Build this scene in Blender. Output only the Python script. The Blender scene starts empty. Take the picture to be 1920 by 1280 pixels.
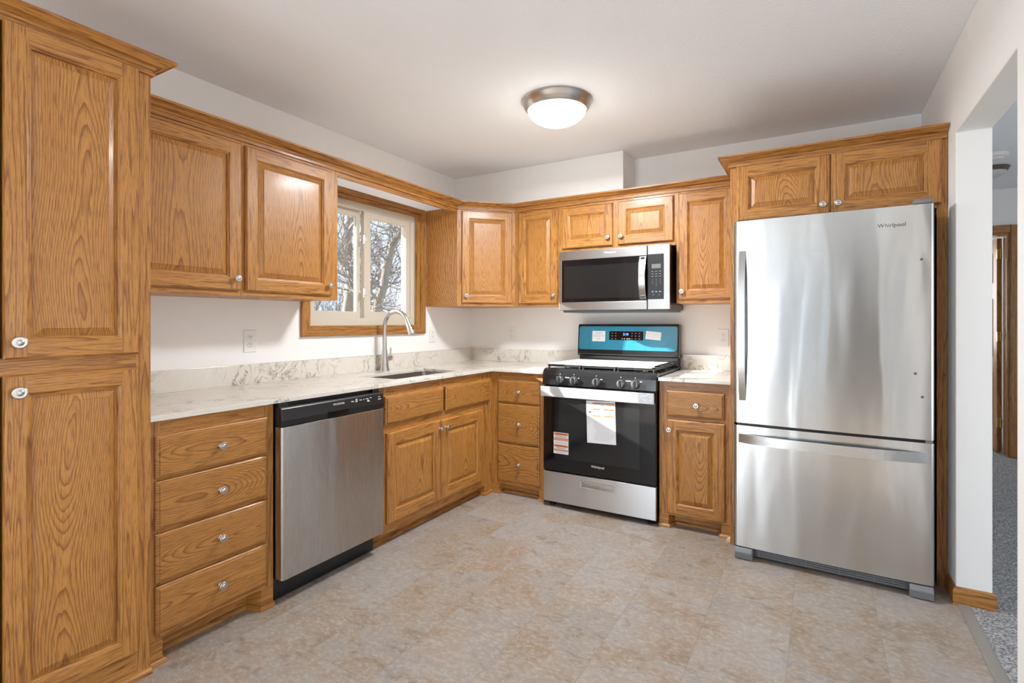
import bpy, bmesh, math, random
from mathutils import Vector, Matrix
random.seed(11)
R = math.radians
C = bpy.context.scene.collection
SC = bpy.context.scene

# ------------------------------------------------------------------ camera
cam = bpy.data.cameras.new('camera'); camo = bpy.data.objects.new('camera', cam); C.objects.link(camo)
camo.location = (0, 0, 1.225); camo.rotation_euler = (R(90), 0, R(30.41))
cam.sensor_width = 36; cam.lens = 979 / 1920 * 36; cam.shift_y = -35.5 / 1920
cam.clip_start = .05
SC.camera = camo
# ------------------------------------------------------------------ exposure
SC.view_settings.view_transform = 'Standard'; SC.view_settings.look = 'None'
SC.view_settings.exposure = 0.46; SC.view_settings.gamma = 1
SC.cycles.max_bounces = 10; SC.cycles.diffuse_bounces = 6; SC.cycles.glossy_bounces = 4
SC.cycles.sample_clamp_indirect = 6
# ------------------------------------------------------------------ sky
W = bpy.data.worlds.new('sky'); SC.world = W; W.use_nodes = True
n = W.node_tree.nodes; l = W.node_tree.links
tc = n.new('ShaderNodeTexCoord'); sx = n.new('ShaderNodeSeparateXYZ'); rp = n.new('ShaderNodeValToRGB')
nz = n.new('ShaderNodeTexNoise'); nz.inputs['Scale'].default_value = 3.0; nz.inputs['Detail'].default_value = 5
ma = n.new('ShaderNodeMath'); ma.operation = 'MULTIPLY_ADD'; ma.inputs[1].default_value = .5; ma.inputs[2].default_value = -.22
ad = n.new('ShaderNodeMath'); ad.operation = 'ADD'
l.new(tc.outputs['Generated'], sx.inputs[0]); l.new(tc.outputs['Generated'], nz.inputs['Vector'])
l.new(nz.outputs['Fac'], ma.inputs[0]); l.new(sx.outputs['Z'], ad.inputs[0]); l.new(ma.outputs[0], ad.inputs[1])
l.new(ad.outputs[0], rp.inputs[0])
rp.color_ramp.elements[0].position = .0; rp.color_ramp.elements[0].color = (.86, .91, .97, 1)
rp.color_ramp.elements[1].position = .32; rp.color_ramp.elements[1].color = (.45, .63, .92, 1)
n['Background'].inputs['Strength'].default_value = 1.22
l.new(rp.outputs[0], n['Background'].inputs['Color'])
# ------------------------------------------------------------------ sun through the sink window
sun = bpy.data.lights.new('sun', 'SUN'); sun.energy = 15.0; sun.angle = R(.6); sun.color = (1, .95, .87)
suno = bpy.data.objects.new('sun', sun); C.objects.link(suno); suno.location = (-6, -1, 5)
suno.rotation_euler = Vector((1, .50, -.46)).to_track_quat('-Z', 'Y').to_euler()
# ------------------------------------------------------------------ area lights added at unseen openings of the rooms
def area(name, loc, rot, sx_, sy_, e, col=(1, 1, 1)):
    a = bpy.data.lights.new(name, 'AREA'); a.shape = 'RECTANGLE'; a.size = sx_; a.size_y = sy_; a.energy = e; a.color = col
    o = bpy.data.objects.new(name, a); C.objects.link(o); o.location = loc; o.rotation_euler = rot
    return o
area('patio_fill', (-2.05, -3.45, .75), (R(136), 0, 0), 1.1, 2.2, 105, (.84, .92, 1))  # added fill behind the camera, tilted up to brighten the ceiling
area('dining_fill', (-3.15, -1.45, .9), (0, R(-130), 0), 1.6, 1.9, 42, (.84, .92, 1))  # added fill at the unseen left-rear opening, tilted towards the ceiling
area('living_fill', (4.95, .4, 1.0), (0, R(122), 0), 1.8, 4.6, 40, (1, .96, .90))  # added fill, out of view, aimed up through the extra right-wall opening
area('bedroom_daylight', (.9, 8.6, 1.5), (R(-90), 0, 0), 1.2, 1.2, 17, (1, .95, .92))

# ================================================================== node helpers
def mat(name):
    m = bpy.data.materials.new(name); m.use_nodes = True
    return m, m.node_tree.nodes, m.node_tree.links, m.node_tree.nodes['Principled BSDF']
def simple(name, col, rough=.5, metal=0, coat=0, emit=None, es=0, spec=.5):
    m, n, l, b = mat(name)
    b.inputs['Base Color'].default_value = (*col, 1); b.inputs['Roughness'].default_value = rough
    b.inputs['Metallic'].default_value = metal; b.inputs['Coat Weight'].default_value = coat
    b.inputs['Specular IOR Level'].default_value = spec
    if emit: b.inputs['Emission Color'].default_value = (*emit, 1); b.inputs['Emission Strength'].default_value = es
    # faint procedural variation
    t = n.new('ShaderNodeTexCoord'); z = n.new('ShaderNodeTexNoise'); z.inputs['Scale'].default_value = 35
    r = n.new('ShaderNodeMapRange'); r.inputs[3].default_value = max(0, rough - .04); r.inputs[4].default_value = min(1, rough + .04)
    l.new(t.outputs['Object'], z.inputs['Vector']); l.new(z.outputs['Fac'], r.inputs[0]); l.new(r.outputs[0], b.inputs['Roughness'])
    return m
def mth(n, l, op, a, b=None, c=None, clamp=False):
    x = n.new('ShaderNodeMath'); x.operation = op; x.use_clamp = clamp
    for i, q in enumerate((a, b, c)):
        if q is None: continue
        if isinstance(q, (int, float)): x.inputs[i].default_value = q
        else: l.new(q, x.inputs[i])
    return x.outputs[0]
def noise(n, l, vec, scale, detail=2, rough=.5, dist=0):
    z = n.new('ShaderNodeTexNoise'); z.inputs['Scale'].default_value = scale; z.inputs['Detail'].default_value = detail
    z.inputs['Roughness'].default_value = rough; z.inputs['Distortion'].default_value = dist
    l.new(vec, z.inputs['Vector']); return z.outputs['Fac']
def comb(n, l, x, y, z):
    c = n.new('ShaderNodeCombineXYZ')
    for i, q in enumerate((x, y, z)):
        if isinstance(q, (int, float)): c.inputs[i].default_value = q
        else: l.new(q, c.inputs[i])
    return c.outputs[0]
def ramp(n, l, f, pts):
    r = n.new('ShaderNodeValToRGB'); e = r.color_ramp.elements
    while len(e) < len(pts): e.new(.5)
    for q, (p, c) in zip(e, pts): q.position = p; q.color = (*c, 1)
    l.new(f, r.inputs[0]); return r.outputs[0]
def mix(n, l, f, a, b, mode='MIX'):
    m = n.new('ShaderNodeMix'); m.data_type = 'RGBA'; m.blend_type = mode
    for s, q in (('Factor', f), ('A', a), ('B', b)):
        i = [k for k in m.inputs if k.name == s and k.type == ('VALUE' if s == 'Factor' else 'RGBA')][0]
        if isinstance(q, (int, float)): i.default_value = q
        elif isinstance(q, tuple): i.default_value = (*q, 1)
        else: l.new(q, i)
    return [o for o in m.outputs if o.type == 'RGBA'][0]
def bump(n, l, b, h, strength, dist=.001):
    x = n.new('ShaderNodeBump'); x.inputs['Strength'].default_value = strength; x.inputs['Distance'].default_value = dist
    l.new(h, x.inputs['Height']); l.new(x.outputs[0], b.inputs['Normal'])

def oak(name, axis, ac, al, rings, seed, tint=1.0, cath=None):
    """golden oak: growth-ring contours of a stretched noise, plus fine open pores"""
    m, n, l, b = mat(name)
    t = n.new('ShaderNodeTexCoord'); s = n.new('ShaderNodeSeparateXYZ'); l.new(t.outputs['Object'], s.inputs[0])
    oi = n.new('ShaderNodeObjectInfo'); rnd = mth(n, l, 'MULTIPLY_ADD', oi.outputs['Random'], 37.0, seed)
    x, y, z = s.outputs
    if axis == 'z': a, g = mth(n, l, 'MULTIPLY_ADD', y, -.7, x), z
    elif axis == 'x': a, g = mth(n, l, 'ADD', z, mth(n, l, 'MULTIPLY', y, .35)), x
    else: a, g = z, mth(n, l, 'ADD', x, y)
    P = comb(n, l, mth(n, l, 'MULTIPLY', a, ac), mth(n, l, 'MULTIPLY', g, al), rnd)
    n1 = noise(n, l, P, 1.0, 1.5, .45, .25)
    wob = noise(n, l, comb(n, l, mth(n, l, 'MULTIPLY', a, 90), mth(n, l, 'MULTIPLY', g, 6), rnd), 1, 2)
    ph = mth(n, l, 'MULTIPLY_ADD', n1, rings, mth(n, l, 'MULTIPLY', wob, .55))
    if cath:   # flat-sawn board: distance to a wandering pith line gives a central cathedral and straight sides
        gs = n.new('ShaderNodeSeparateXYZ'); l.new(t.outputs['Generated'], gs.inputs[0])
        gen = gs.outputs[0] if axis == 'z' else gs.outputs[2]
        cen = mth(n, l, 'MULTIPLY_ADD', oi.outputs['Random'], .16, -.08)
        sway = mth(n, l, 'MULTIPLY_ADD', noise(n, l, comb(n, l, rnd, mth(n, l, 'MULTIPLY', g, 1.3), 3.0), 1, 1), .36, -.18)
        xr = mth(n, l, 'MULTIPLY', mth(n, l, 'ADD', mth(n, l, 'ADD', mth(n, l, 'SUBTRACT', gen, .5), cen), sway), cath)
        dep = mth(n, l, 'MULTIPLY_ADD', noise(n, l, comb(n, l, rnd, mth(n, l, 'MULTIPLY', g, .95), 8.0), 1, 1.0), .40, -.14)
        wv = mth(n, l, 'MULTIPLY', mth(n, l, 'SUBTRACT', noise(n, l, comb(n, l, mth(n, l, 'MULTIPLY', a, 30), mth(n, l, 'MULTIPLY', g, 3.2), rnd), 1, 2), .5), .010)
        rad = mth(n, l, 'SQRT', mth(n, l, 'ADD', mth(n, l, 'MULTIPLY', xr, xr), mth(n, l, 'MULTIPLY', dep, dep)))
        ph = mth(n, l, 'MULTIPLY_ADD', mth(n, l, 'ADD', rad, wv), rings, mth(n, l, 'MULTIPLY', wob, .28))
    fr = mth(n, l, 'FRACT', ph)
    band = ramp(n, l, fr, [(0, (.15,) * 3), (.12, (.0,) * 3), (.60, (.12,) * 3), (.80, (.55,) * 3), (.93, (1,) * 3), (1, (.15,) * 3)])
    pores = noise(n, l, comb(n, l, mth(n, l, 'MULTIPLY', a, 520), mth(n, l, 'MULTIPLY', g, 16), rnd), 1, 2, .6)
    pr = ramp(n, l, pores, [(.36, (1,) * 3), (.50, (0,) * 3)])
    big = noise(n, l, comb(n, l, mth(n, l, 'MULTIPLY', a, 9), mth(n, l, 'MULTIPLY', g, .8), rnd), 1, 1)
    k = tint
    c0 = mix(n, l, big, (.56 * k, .268 * k, .066 * k), (.48 * k, .214 * k, .047 * k))
    c1 = mix(n, l, band, c0, (.215 * k, .072 * k, .015 * k))
    c1 = mix(n, l, .90, c0, c1)
    c2 = mix(n, l, mth(n, l, 'MULTIPLY', pr, .68), c1, (.17 * k, .055 * k, .012 * k))
    l.new(c2, b.inputs['Base Color'])
    b.inputs['Roughness'].default_value = .38; b.inputs['Coat Weight'].default_value = .12; b.inputs['Coat Roughness'].default_value = .14
    bump(n, l, b, mth(n, l, 'MULTIPLY_ADD', pr, -1.0, mth(n, l, 'MULTIPLY', band, -.5)), .18, .0006)
    return m
OV = oak('oak_stile', 'z', 26, 1.0, 9, 3.0)            # upright, fairly straight
OP = oak('oak_panel', 'z', 7.5, 1.25, 125, 9.0, 1.0, .48)   # upright, cathedral figure
OH = oak('oak_rail', 'x', 26, 1.0, 9, 5.0)
OD = oak('oak_drawer_shaded', 'x', 10, 1.1, 120, 7.0, .90, .22)  # tint darkened: shade on the drawer fronts is put into the colour
OL = oak('oak_length', 'y', 22, .7, 8, 1.0, .96)      # mouldings along their run
OT = oak('oak_trim', 'y', 18, .8, 9, 2.0, .85)
OTV = oak('oak_trim_upright', 'z', 18, .8, 9, 4.0, .85)

def paint(name, col, bs, sc, rough=.75, det=3):
    m, n, l, b = mat(name)
    t = n.new('ShaderNodeTexCoord'); z = noise(n, l, t.outputs['Object'], sc, det, .6)
    b.inputs['Base Color'].default_value = (*col, 1); b.inputs['Roughness'].default_value = rough
    b.inputs['Specular IOR Level'].default_value = .3
    bump(n, l, b, z, bs, .004)
    return m
WALL = paint('wall_paint', (.88, .875, .86), .10, 160)
CEIL = paint('ceiling_texture', (.90, .935, .975), .45, 70, .9, 4)
WHITE = simple('white_plastic', (.83, .83, .81), .35)
VINYL = simple('beige_vinyl', (.60, .545, .45), .4)

def quartz():
    m, n, l, b = mat('quartz')
    t = n.new('ShaderNodeTexCoord'); P = t.outputs['Object']
    a = noise(n, l, P, 7, 6, .62, 1.4)
    v = mth(n, l, 'ABSOLUTE', mth(n, l, 'SUBTRACT', a, .5))
    vein = ramp(n, l, v, [(0, (1,) * 3), (.018, (.25,) * 3), (.05, (0,) * 3)])
    msk = ramp(n, l, noise(n, l, P, 4, 3), [(.48, (0,) * 3), (.62, (1,) * 3)])
    f = mth(n, l, 'MULTIPLY', vein, msk)
    cl = noise(n, l, P, 16, 5, .7, .8)
    base = mix(n, l, cl, (.78, .75, .69), (.66, .62, .545))
    sp = ramp(n, l, noise(n, l, P, 260, 2), [(.60, (0,) * 3), (.72, (1,) * 3)])
    base = mix(n, l, mth(n, l, 'MULTIPLY', sp, .25), base, (.42, .38, .32))
    c = mix(n, l, mth(n, l, 'MULTIPLY', f, .9), base, (.17, .145, .11))
    l.new(c, b.inputs['Base Color']); b.inputs['Roughness'].default_value = .16
    return m
QZ = quartz()

def tile():
    m, n, l, b = mat('stone_tile_vinyl')
    t = n.new('ShaderNodeTexCoord'); s = n.new('ShaderNodeSeparateXYZ'); l.new(t.outputs['Object'], s.inputs[0])
    x, y, z = s.outputs
    tw, tl = .3085, .617
    u = mth(n, l, 'DIVIDE', mth(n, l, 'ADD', x, 10 * tw + .0965), tw); cx = mth(n, l, 'FLOOR', u); fx = mth(n, l, 'FRACT', u)
    off = mth(n, l, 'FRACT', mth(n, l, 'MULTIPLY', cx, .3333))
    w = mth(n, l, 'ADD', mth(n, l, 'DIVIDE', mth(n, l, 'ADD', y, 10.02), tl), off); cy = mth(n, l, 'FLOOR', w); fy = mth(n, l, 'FRACT', w)
    wn = n.new('ShaderNodeTexWhiteNoise'); wn.noise_dimensions = '2D'; l.new(comb(n, l, cx, cy, 0), wn.inputs['Vector'])
    rv = wn.outputs['Value']
    P = comb(n, l, mth(n, l, 'MULTIPLY_ADD', rv, 31.0, x), mth(n, l, 'MULTIPLY_ADD', rv, 17.0, y), rv)
    big = noise(n, l, P, 3.4, 6, .68, .25)
    fine = noise(n, l, comb(n, l, mth(n, l, 'MULTIPLY', x, 42), mth(n, l, 'MULTIPLY_ADD', rv, 9.0, mth(n, l, 'MULTIPLY', y, 62)), rv), 1, 7, .74, .3)
    sl = noise(n, l, comb(n, l, mth(n, l, 'MULTIPLY', x, 7), mth(n, l, 'MULTIPLY_ADD', rv, 5.0, mth(n, l, 'MULTIPLY', y, 13)), rv), 1, 7, .75, .5)
    c = ramp(n, l, big, [(.30, (0.25, 0.155, 0.082)), (.42, (0.310, 0.222, 0.148)), (.53, (0.335, 0.288, 0.246)), (.63, (0.300, 0.272, 0.258)), (.74, (0.235, 0.220, 0.214))])
    c = mix(n, l, ramp(n, l, fine, [(.46, (0,) * 3), (.64, (.75,) * 3)]), c, (0.50, 0.455, 0.405))
    c = mix(n, l, ramp(n, l, sl, [(.34, (.8,) * 3), (.45, (0,) * 3)]), c, (0.165, 0.117, 0.080))
    c = mix(n, l, .30, c, mix(n, l, rv, (0.233, 0.179, 0.132), (0.363, 0.345, 0.338)))
    ex = mth(n, l, 'MINIMUM', fx, mth(n, l, 'SUBTRACT', 1, fx)); ey = mth(n, l, 'MULTIPLY', mth(n, l, 'MINIMUM', fy, mth(n, l, 'SUBTRACT', 1, fy)), 2)
    e = mth(n, l, 'MINIMUM', ex, ey); ed = ramp(n, l, e, [(.003, (1,) * 3), (.009, (0,) * 3)])
    c = mix(n, l, mth(n, l, 'MULTIPLY', ed, .35), c, (0.194, 0.173, 0.154))
    l.new(c, b.inputs['Base Color'])
    l.new(mth(n, l, 'MULTIPLY_ADD', fine, .2, .3), b.inputs['Roughness']); b.inputs['Specular IOR Level'].default_value = .35
    bump(n, l, b, mth(n, l, 'SUBTRACT', fine, ed), .12, .001)
    return m
TILE = tile()
def carpet():
    m, n, l, b = mat('grey_carpet')
    t = n.new('ShaderNodeTexCoord'); f = noise(n, l, t.outputs['Object'], 120, 3, .75); g = noise(n, l, t.outputs['Object'], 5, 2)
    c = ramp(n, l, f, [(.36, (.10, .10, .105)), (.5, (.36, .36, .365)), (.62, (.72, .71, .69))])
    c = mix(n, l, .15, c, mix(n, l, g, (.2, .2, .21), (.5, .5, .5)))
    l.new(c, b.inputs['Base Color']); b.inputs['Roughness'].default_value = 1; b.inputs['Specular IOR Level'].default_value = .05
    bump(n, l, b, f, .9, .012)
    return m
CARP = carpet()

def steel(name, col, rough, axis='x', wav=0.0, fine=.02, aniso=.0):
    m, n, l, b = mat(name)
    t = n.new('ShaderNodeTexCoord'); s = n.new('ShaderNodeSeparateXYZ'); l.new(t.outputs['Object'], s.inputs[0])
    x, y, z = s.outputs
    if axis == 'x': v = comb(n, l, mth(n, l, 'MULTIPLY', x, 3), mth(n, l, 'MULTIPLY', y, 3), mth(n, l, 'MULTIPLY', z, 700))
    else: v = comb(n, l, mth(n, l, 'MULTIPLY', x, 700), mth(n, l, 'MULTIPLY', y, 700), mth(n, l, 'MULTIPLY', z, 3))
    g = noise(n, l, v, 1, 2)
    b.inputs['Base Color'].default_value = (*col, 1); b.inputs['Metallic'].default_value = 1
    l.new(mth(n, l, 'MULTIPLY_ADD', g, .12 if not aniso else .03, rough - (.06 if not aniso else .015)), b.inputs['Roughness'])
    h = mth(n, l, 'MULTIPLY', g, fine)
    if wav:
        wv = noise(n, l, comb(n, l, mth(n, l, 'MULTIPLY', x, 5.5), y, mth(n, l, 'MULTIPLY', z, 1.3)), 1, 1.5, .5, .4)
        h = mth(n, l, 'MULTIPLY_ADD', wv, wav, h)
    tg = n.new('ShaderNodeTangent'); tg.direction_type = 'RADIAL'; tg.axis = 'Z'; l.new(tg.outputs[0], b.inputs['Tangent'])
    b.inputs['Anisotropic'].default_value = aniso; b.inputs['Anisotropic Rotation'].default_value = .25
    bump(n, l, b, h, 1.0, .01)
    return m
SS = steel('brushed_steel', (.60, .60, .595), .24)
SSM = steel('microwave_steel', (.47, .46, .445), .30)
SSF = steel('fridge_steel', (.66, .66, .655), .20, 'x', .62, .001, .85)
SSD = steel('dishwasher_steel', (.50, .485, .47), .27, 'z', .45, .0015, .8)
SSW = steel('range_steel', (.62, .62, .625), .30, 'x', .25, .003, .8)
NICK = simple('satin_nickel', (.60, .585, .56), .30, 1)
CHROME = simple('bright_metal', (.78, .78, .78), .12, 1)
LATCH = simple('latch_metal', (.72, .72, .72), .35, .4)
KNOBM = simple('knob_metal', (.20, .20, .205), .35, .8)
SINK = steel('sink_steel', (.46, .45, .44), .32, 'z')
BRASS = simple('brass', (.55, .36, .12), .3, 1)
BLACK = simple('black_plastic', (.012, .012, .013), .32)
GLOSS = simple('black_glass', (.006, .006, .007), .05)
ENAMEL = simple('black_enamel', (.014, .015, .017), .13)
IRON = simple('cast_iron', (.02, .02, .021), .45)
MESHW = simple('oven_window', (.014, .015, .016), .06)
DKGREY = simple('dark_grey_plastic', (.11, .115, .12), .4)
GREY = simple('grey_plastic', (.19, .195, .205), .45)
SIDE = simple('fridge_side', (.16, .17, .18), .4)
MET2 = simple('dark_bronze', (.2, .16, .13), .4, .8)
PAPER = simple('paper', (.70, .71, .73), .7)
FOAM = simple('white_foam', (.86, .86, .85), .8)
ORANGE = simple('orange_print', (.62, .17, .04), .6)
INK = simple('ink', (.05, .05, .06), .6)
INKG = simple('grey_ink', (.42, .43, .46), .6)
PRINT = simple('white_print', (.75, .75, .75), .5)
PRINTG = simple('grey_print', (.30, .30, .30), .5)
LCD = simple('lcd', (.16, .17, .14), .3)
BLUE = simple('clock_digits', (.02, .05, .3), .4, emit=(.08, .22, 1), es=4)
STRIP = paint('transition_strip', (.27, .25, .225), .1, 60, .45)
CUT = simple('raw_wood', (.72, .58, .34), .7)
PVC = simple('white_caulk', (.8, .8, .8), .5)

def film():
    m, n, l, b = mat('blue_protective_film')
    t = n.new('ShaderNodeTexCoord'); f = noise(n, l, t.outputs['Object'], 7, 3, .6, 1.5)
    c = mix(n, l, f, (.014, .165, .27), (.035, .26, .39)); l.new(c, b.inputs['Base Color'])
    b.inputs['Roughness'].default_value = .22; b.inputs['Coat Weight'].default_value = .5; b.inputs['Coat Roughness'].default_value = .1
    bump(n, l, b, f, .35, .006)
    return m
FILM = film()
def wrap():
    m, n, l, b = mat('film_wrapped_steel')
    t = n.new('ShaderNodeTexCoord'); f = noise(n, l, t.outputs['Object'], 22, 2, .5, 2.0)
    b.inputs['Base Color'].default_value = (.50, .51, .53, 1); b.inputs['Metallic'].default_value = .5
    l.new(mth(n, l, 'MULTIPLY_ADD', f, .3, .2), b.inputs['Roughness']); bump(n, l, b, f, .3, .004)
    return m
WRAP = wrap()
def glass():
    m, n, l, b = mat('window_glass')
    tr = n.new('ShaderNodeBsdfTransparent'); tr.inputs[0].default_value = (.97, .98, .98, 1)
    gl = n.new('ShaderNodeBsdfGlossy'); gl.inputs['Roughness'].default_value = .02
    lw = n.new('ShaderNodeLayerWeight'); lw.inputs['Blend'].default_value = .12
    mx = n.new('ShaderNodeMixShader'); l.new(lw.outputs['Fresnel'], mx.inputs[0]); l.new(tr.outputs[0], mx.inputs[1]); l.new(gl.outputs[0], mx.inputs[2])
    l.new(mx.outputs[0], n['Material Output'].inputs['Surface'])
    return m
PANE = glass()
def dimming():
    m, n, l, b = mat('dimming_glass')  # passes only part of the light; made to dim the rear openings
    tr = n.new('ShaderNodeBsdfTransparent'); tr.inputs[0].default_value = (.74, .75, .75, 1)
    l.new(tr.outputs[0], n['Material Output'].inputs['Surface']); return m
DIMMING = dimming()
def bulbglass():
    m, n, l, b = mat('lit_alabaster_glass')
    t = n.new('ShaderNodeTexCoord'); f = noise(n, l, t.outputs['Object'], 9, 3, .6, 1)
    b.inputs['Base Color'].default_value = (.9, .87, .8, 1); b.inputs['Roughness'].default_value = .3
    b.inputs['Emission Color'].default_value = (1, .93, .80, 1)
    l.new(mth(n, l, 'MULTIPLY_ADD', f, .8, .45), b.inputs['Emission Strength'])
    return m
BULB = bulbglass()
FROST = simple('frosted_glass', (.6, .6, .58), .4)
def bark():
    m, n, l, b = mat('pale_bark')
    t = n.new('ShaderNodeTexCoord'); f = noise(n, l, t.outputs['Object'], 9, 4, .6)
    l.new(mix(n, l, f, (.20, .165, .125), (.32, .28, .22)), b.inputs['Base Color']); b.inputs['Roughness'].default_value = .9
    return m
BARK = bark()
TWIG = simple('twig_bark', (.26, .23, .20), .9)
EARTH = paint('winter_ground', (.42, .37, .29), .5, 6)

# ================================================================== mesh helpers
class MB:
    def __init__(s): s.v = []; s.f = []; s.m = []; s.mats = []
    def mi(s, m):
        if m not in s.mats: s.mats.append(m)
        return s.mats.index(m)
    def face(s, pts, m):
        b = len(s.v); s.v += [tuple(p) for p in pts]; s.f.append(tuple(range(b, b + len(pts)))); s.m.append(s.mi(m))
    def box(s, x0, x1, y0, y1, z0, z1, m):
        b = len(s.v)
        s.v += [(x, y, z) for z in (z0, z1) for (x, y) in ((x0, y0), (x1, y0), (x1, y1), (x0, y1))]
        for f in ((0, 3, 2, 1), (4, 5, 6, 7), (0, 1, 5, 4), (1, 2, 6, 5), (2, 3, 7, 6), (3, 0, 4, 7)):
            s.f.append(tuple(b + i for i in f)); s.m.append(s.mi(m))
        return s
    def prism(s, poly, axis, a0, a1, m, cap=None):
        """poly in the two remaining axes, in xyz order without `axis`"""
        def P(p, a): return {'x': (a, p[0], p[1]), 'y': (p[0], a, p[1]), 'z': (p[0], p[1], a)}[axis]
        b = len(s.v); k = len(poly)
        s.v += [P(p, a0) for p in poly] + [P(p, a1) for p in poly]
        for i in range(k):
            j = (i + 1) % k; s.f.append((b + i, b + j, b + k + j, b + k + i)); s.m.append(s.mi(m))
        for q in (tuple(range(b, b + k)), tuple(range(b + k, b + 2 * k))): s.f.append(q); s.m.append(s.mi(cap or m))
        return s
    def lathe(s, prof, c, axis, m, seg=24):
        """prof: (r, h) ; h along +axis ('-y' allowed)"""
        b = len(s.v); k = len(prof)
        for i in range(seg):
            a = 2 * math.pi * i / seg
            for r, h in prof:
                u, w = r * math.cos(a), r * math.sin(a)
                p = {'z': (u, w, h), '-y': (u, -h, w), 'x': (h, u, w), 'y': (u, h, w), '-z': (u, w, -h)}[axis]
                s.v.append((p[0] + c[0], p[1] + c[1], p[2] + c[2]))
        for i in range(seg):
            j = (i + 1) % seg
            for q in range(k - 1):
                s.f.append((b + i * k + q, b + j * k + q, b + j * k + q + 1, b + i * k + q + 1)); s.m.append(s.mi(m))
        for q in (0, k - 1):
            if prof[q][0] > 1e-6: s.f.append(tuple(b + i * k + q for i in range(seg))); s.m.append(s.mi(m))
        return s
    def tube(s, pts, rad, m, seg=10, caps=True):
        pts = [Vector(p) for p in pts]; k = len(pts)
        if isinstance(rad, (int, float)): rad = [rad] * k
        b = len(s.v); ref = None
        for i, p in enumerate(pts):
            d = (pts[min(i + 1, k - 1)] - pts[max(i - 1, 0)]).normalized()
            if ref is None:
                ref = Vector((0, 0, 1)) if abs(d.z) < .9 else Vector((1, 0, 0))
            a = (ref - d * ref.dot(d)).normalized(); ref = a; c = d.cross(a)
            for q in range(seg):
                t = 2 * math.pi * q / seg; s.v.append(tuple(p + (a * math.cos(t) + c * math.sin(t)) * rad[i]))
        for i in range(k - 1):
            for q in range(seg):
                w = (q + 1) % seg
                s.f.append((b + i * seg + q, b + i * seg + w, b + (i + 1) * seg + w, b + (i + 1) * seg + q)); s.m.append(s.mi(m))
        if caps:
            for i in (0, k - 1): s.f.append(tuple(b + i * seg + q for q in range(seg))); s.m.append(s.mi(m))
        return s
    def sweep(s, prof, path, m, cap=True):
        """prof: (out, z) polygon, swept along plan path; out = to the right of travel"""
        path = [Vector(p) for p in path]; k = len(prof); b = len(s.v); N = len(path)
        for i, p in enumerate(path):
            ns = []
            if i > 0: d = (p - path[i - 1]).normalized(); ns.append(Vector((d.y, -d.x)))
            if i < N - 1: d = (path[i + 1] - p).normalized(); ns.append(Vector((d.y, -d.x)))
            if len(ns) == 2:
                h = (ns[0] + ns[1]).normalized(); h = h / max(.3, h.dot(ns[0]))
            else: h = ns[0]
            for o, z in prof: s.v.append((p.x + h.x * o, p.y + h.y * o, z))
        for i in range(N - 1):
            for q in range(k):
                w = (q + 1) % k
                s.f.append((b + i * k + q, b + i * k + w, b + (i + 1) * k + w, b + (i + 1) * k + q)); s.m.append(s.mi(m))
        if cap:
            for i in (0, N - 1): s.f.append(tuple(b + i * k + q for q in range(k))); s.m.append(s.mi(m))
        return s
    def grid(s, us, vs, holes, w0, w1, axis, m):
        """slab with rectangular holes; us, vs break lines in the two remaining axes; holes: set of (i, j) cells"""
        def P(u, v, w): return {'x': (w, u, v), 'y': (u, w, v), 'z': (u, v, w)}[axis]
        I, J = len(us) - 1, len(vs) - 1
        sol = lambda i, j: 0 <= i < I and 0 <= j < J and (i, j) not in holes
        for i in range(I):
            for j in range(J):
                if not sol(i, j): continue
                u0, u1, v0, v1 = us[i], us[i + 1], vs[j], vs[j + 1]
                for w in (w0, w1): s.face([P(u0, v0, w), P(u1, v0, w), P(u1, v1, w), P(u0, v1, w)], m)
                if not sol(i - 1, j): s.face([P(u0, v0, w0), P(u0, v1, w0), P(u0, v1, w1), P(u0, v0, w1)], m)
                if not sol(i + 1, j): s.face([P(u1, v0, w0), P(u1, v1, w0), P(u1, v1, w1), P(u1, v0, w1)], m)
                if not sol(i, j - 1): s.face([P(u0, v0, w0), P(u1, v0, w0), P(u1, v0, w1), P(u0, v0, w1)], m)
                if not sol(i, j + 1): s.face([P(u0, v1, w0), P(u1, v1, w0), P(u1, v1, w1), P(u0, v1, w1)], m)
        return s
    def bowed(s, axis, a0, a1, w0, w1, yend, bow, th, m, seg=18, flat=0):
        """flat bar bowed towards -y; runs along `axis` ('x' or 'z'), w is its width on the other axis"""
        b = len(s.v)
        for i in range(seg + 1):
            t = i / seg; a = a0 + (a1 - a0) * t; y = yend - bow * (1 - abs(2 * t - 1) ** (2 + flat))
            for (w, yy) in ((w0, y), (w1, y), (w1, y + th), (w0, y + th)):
                s.v.append((a, yy, w) if axis == 'x' else (w, yy, a))
        for i in range(seg):
            for q in range(4):
                r = (q + 1) % 4; s.f.append((b + i * 4 + q, b + i * 4 + r, b + i * 4 + 4 + r, b + i * 4 + 4 + q)); s.m.append(s.mi(m))
        for i in (0, seg): s.f.append(tuple(b + i * 4 + q for q in range(4))); s.m.append(s.mi(m))
        return s
    def mesh(s, name, weld=True, smooth=None):
        me = bpy.data.meshes.new(name); me.from_pydata(s.v, [], s.f)
        for m in s.mats: me.materials.append(m)
        me.polygons.foreach_set('material_index', s.m)
        bm = bmesh.new(); bm.from_mesh(me)
        if weld: bmesh.ops.remove_doubles(bm, verts=bm.verts, dist=1e-5)
        bmesh.ops.recalc_face_normals(bm, faces=bm.faces); bm.to_mesh(me); bm.free()
        if smooth:
            me.polygons.foreach_set('use_smooth', [True] * len(me.polygons)); me.set_sharp_from_angle(angle=R(smooth))
        me.update(); return me
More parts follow.
